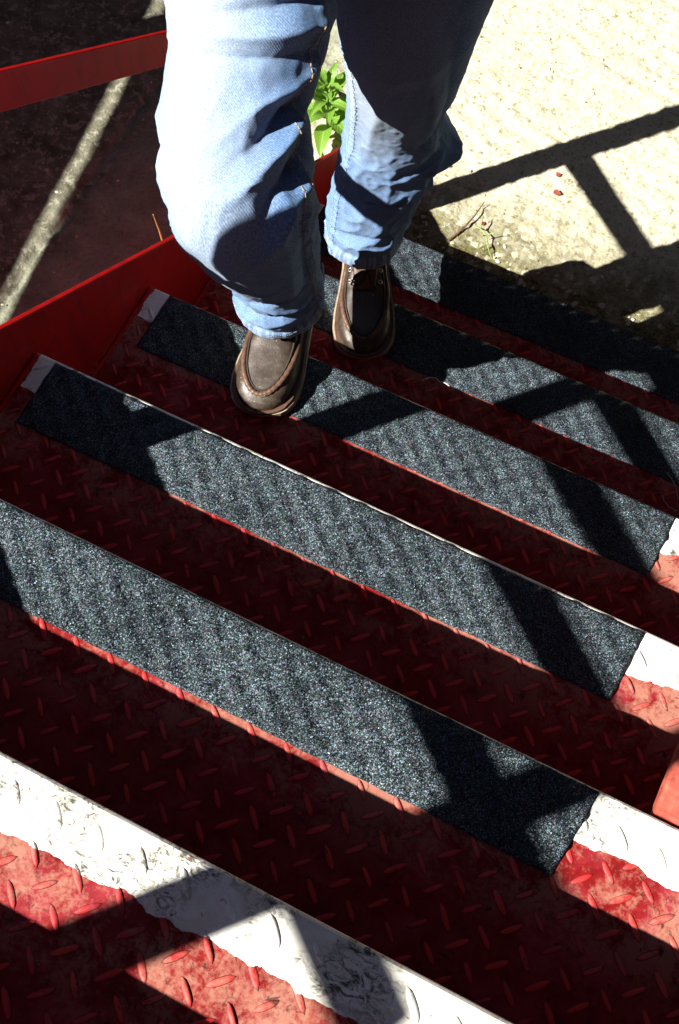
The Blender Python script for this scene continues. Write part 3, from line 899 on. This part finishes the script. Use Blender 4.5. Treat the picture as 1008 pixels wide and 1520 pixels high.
shed('sky_blocker_shed', 'added unseen dark shed blocking sky light behind the fence on the left', (-8, -1.6, 0), (-4.2, 4.6, 5.5), 'y')
shed('sky_blocker_shed', 'added unseen dark shed blocking sky light at the head of the steps behind the viewer', (-.1, -6.0, 0), (6.2, -2.45, 6.0), 'x')

# ------------------------------------------------------------------ plant by the foot of the rail
plant = empty('leafy_weed', (-.115, 1.665, 0))
tag(plant, 'bright green broad-leaved weed growing beside the foot of the red rail post', 'plant')
def leaf_mesh(L, W, bend, fold):
    vs = []; fs = []; uv = []
    n = 9
    for i in range(n+1):
        t = i/n; w = W*(math.sin(math.pi*t**.8)**.9)*(1-.15*t)+.0004
        x = L*(t-.10*bend*t*t); z = -L*bend*.45*t*t+L*.10*math.sin(t*3)
        for j, s_ in enumerate((-1, -.5, 0, .5, 1)):
            vs.append((x, w*s_, z+abs(s_)*w*fold+.0015*math.sin(t*22+s_*2)*abs(s_))); uv.append((.5+.5*s_, t))
    for i in range(n):
        for j in range(4): fs.append((i*5+j, (i+1)*5+j, (i+1)*5+j+1, i*5+j+1))
    return vs, fs, uv
rl = random.Random(3)
stem = MB()
stem.tube([(0, 0, 0), (.005, -.005, .04), (.0, .0, .09), (.01, .005, .15)], [.005, .005, .004, .003], 7)
stem.tube([(.002, 0, .03), (.03, .02, .07), (.05, .03, .10)], [.003, .0028, .002], 6)
stem.build('stem', M['stem'], plant)
for i in range(24):
    az = i*2.4+rl.uniform(-.3, .3); q = i/23
    L = (.10-.045*q)*rl.uniform(.85, 1.2); W = L*.21*rl.uniform(.85, 1.15)
    v_, f_, u_ = leaf_mesh(L, W, rl.uniform(.2, .9), .45)
    lf = mesh_obj('leaf', v_, f_, M['leaf'], plant, True, uvs=u_)
    lf.location = (.008*math.cos(az), .008*math.sin(az), .018+.135*q)
    lf.rotation_euler = (rl.uniform(-.3, .3), -(.15+.75*q)+rl.uniform(-.2, .2), az)
# ------------------------------------------------------------------ small litter
def litter(name, label, cat, mb, mat, group=None, smooth=False):
    o = mb.build(name, mat, None, smooth); tag(o, label, cat, group); return o
m = MB(); m.tube([(-.06, .93, .0), (-.05, .915, .25), (-.042, .912, .50), (-.04, .905, .60), (-.038, .897, .655)], [.0022, .002, .0017, .0014, .0008], 6)
litter('dry_stalk', 'single orange dry grass stalk standing behind the left stringer', 'grass stalk', m, M['straw'])
m = MB(); m.tube([(.276, 1.505, .006), (.287, 1.530, .008), (.296, 1.555, .013), (.303, 1.585, .016), (.307, 1.630, .014)], [.0034, .0026, .0022, .0018, .001], 7)
m.tube([(.287, 1.530, .008), (.282, 1.550, .012)], [.0016, .0006], 5)
litter('curved_twig', 'thin curved brown twig lying on the mossy concrete behind the last step', 'twig', m, M['twig'])
m = MB(); m.tube([(.312, 1.565, .006), (.330, 1.556, .02), (.350, 1.543, .022), (.362, 1.522, .02), (.385, 1.500, .008)], [.0016, .0015, .0014, .0012, .001], 6)
for a, b in (((.330, 1.556, .02), (.322, 1.585, .03)), ((.350, 1.543, .022), (.372, 1.556, .03)), ((.362, 1.522, .02), (.345, 1.500, .022)), ((.350, 1.543, .022), (.338, 1.527, .027))):
    m.tube([a, tuple((p+q)/2+(.004 if i == 2 else 0) for i, (p, q) in enumerate(zip(a, b))), b], [.0012, .0014, .0004], 5)
litter('green_sprig', 'thin pale green sprig creeping over moss at the foot of the steps', 'sprig', m, M['sprig'])
def flake(c, r, seed):
    rr = random.Random(seed); mb = MB(); n = 7
    pts = [(c[0]+r*rr.uniform(.6, 1.1)*math.cos(a), c[1]+r*rr.uniform(.5, .9)*math.sin(a)) for a in [2*math.pi*i/n for i in range(n)]]
    vs = [(x, y, c[2]) for x, y in pts]+[(x, y, c[2]+.002+.003*rr.random()) for x, y in pts]
    mb.add(vs, [tuple(range(n-1, -1, -1)), tuple(range(n, 2*n))]+[(i, (i+1) % n, (i+1) % n+n, i+n) for i in range(n)])
    return mb
litter('paint_flake', 'small red flake on pale concrete just below the long rail shadow', 'paint flake', flake((.428, 1.783, .005), .008, 1), M['chip'])
litter('paint_flake', 'larger red flake on pale concrete between two rail shadows', 'paint flake', flake((.445, 1.734, .005), .010, 2), M['chip'])
litter('paint_flake', 'red flake lying on the moss beside the curved twig', 'paint flake', flake((.326, 1.581, .005), .007, 3), M['chip'])
zD = lev(4)+.0035
m = MB(); m.tube([(.905, .972, zD), (.918, .962, zD+.002), (.930, .950, zD+.003), (.940, .932, zD)], .0009, 5)
litter('bent_wire', 'upper of two thin bent wires on the fourth red tread at the right', 'wire', m, M['wire'])
m = MB(); m.tube([(.914, .928, zD), (.920, .918, zD+.002), (.932, .911, zD+.002), (.946, .911, zD)], .0009, 5)
litter('bent_wire', 'lower of two thin bent wires on the fourth red tread at the right', 'wire', m, M['wire'])
m = MB(); m.tube([(.448, .946, zD), (.458, .957, zD+.001), (.468, .960, zD+.002), (.478, .957, zD+.001), (.488, .959, zD+.001), (.497, .957, zD)], .0008, 5)
litter('loose_thread', 'short white wavy thread on the dark red tread below the right shoe', 'thread', m, M['white'])
rp = random.Random(11)
spots = [(-.085, 1.55, 'pale pebble between the weed and the red stringer, nearest the stringer'), (-.10, 1.585, 'pale pebble lying under the lowest leaves of the weed'), (-.06, 1.60, 'pale pebble right of the weed against the stringer')]
for (x, y, lab) in spots:
    bm = bmesh.new(); bmesh.ops.create_icosphere(bm, subdivisions=2, radius=.010*rp.uniform(.8, 1.4))
    for v in bm.verts:
        v.co *= 1+.35*noise.noise(v.co*90+Vector((x*50, 0, 0))); v.co.z *= .6
    me = bpy.data.meshes.new('pebble'); bm.to_mesh(me); bm.free(); me.materials.append(M['stone'])
    o = bpy.data.objects.new('pebble', me); o.location = (x, y, .006); link(o)
    tag(o, lab, 'pebble', 'pebbles by the weed')

# loose grit over the slab, thicker along the foot of the steps
gm = MB(); rg = random.Random(21)
ico_v = [(0, 0, 1), (.89, 0, .45), (.28, .85, .45), (-.72, .53, .45), (-.72, -.53, .45), (.28, -.85, .45), (.72, .53, -.3), (-.28, .85, -.3), (-.89, 0, -.3), (-.28, -.85, -.3), (.72, -.53, -.3)]
ico_f = [(0, 1, 2), (0, 2, 3), (0, 3, 4), (0, 4, 5), (0, 5, 1), (1, 6, 2), (2, 7, 3), (3, 8, 4), (4, 9, 5), (5, 10, 1), (6, 7, 2), (7, 8, 3), (8, 9, 4), (9, 10, 5), (10, 6, 1)]
for i in range(1500):
    if i % 3 == 0: x, y = rg.uniform(.02, .95), 1.385+abs(rg.gauss(0, .09))
    elif i % 3 == 1: x, y = rg.uniform(-.25, 1.2), rg.uniform(1.4, 2.7)
    else: x, y = rg.uniform(-1.2, -.03), rg.uniform(.8, 2.2)
    r = .0012+.0042*rg.random()**3
    fx, fy, fz = rg.uniform(.7, 1.4), rg.uniform(.7, 1.4), rg.uniform(.4, .8); ro = rg.uniform(0, 6.3); c_, s_ = math.cos(ro), math.sin(ro)
    gm.add([(x+r*(a*fx*c_-b*fy*s_)*rg.uniform(.85, 1.15), y+r*(a*fx*s_+b*fy*c_)*rg.uniform(.85, 1.15), .004+r*c*fz) for a, b, c in ico_v], ico_f)
tg = NT('mixed_grit'); gc = tg.voro(tg.pos(), 60, 'F1', 'Color'); sg_ = tg.n.new('ShaderNodeSeparateColor'); tg.L(gc, sg_.inputs[0])
tg.set(Base_Color=tg.ramp(sg_.outputs[0], [(0, (.12, .10, .07)), (.35, (.30, .26, .18)), (.7, (.48, .45, .36)), (1, (.60, .58, .52))]), Roughness=.9)
go = gm.build('grit', tg.mat)
tag(go, 'loose pale grit scattered over the concrete yard', 'grit', kind='stuff')
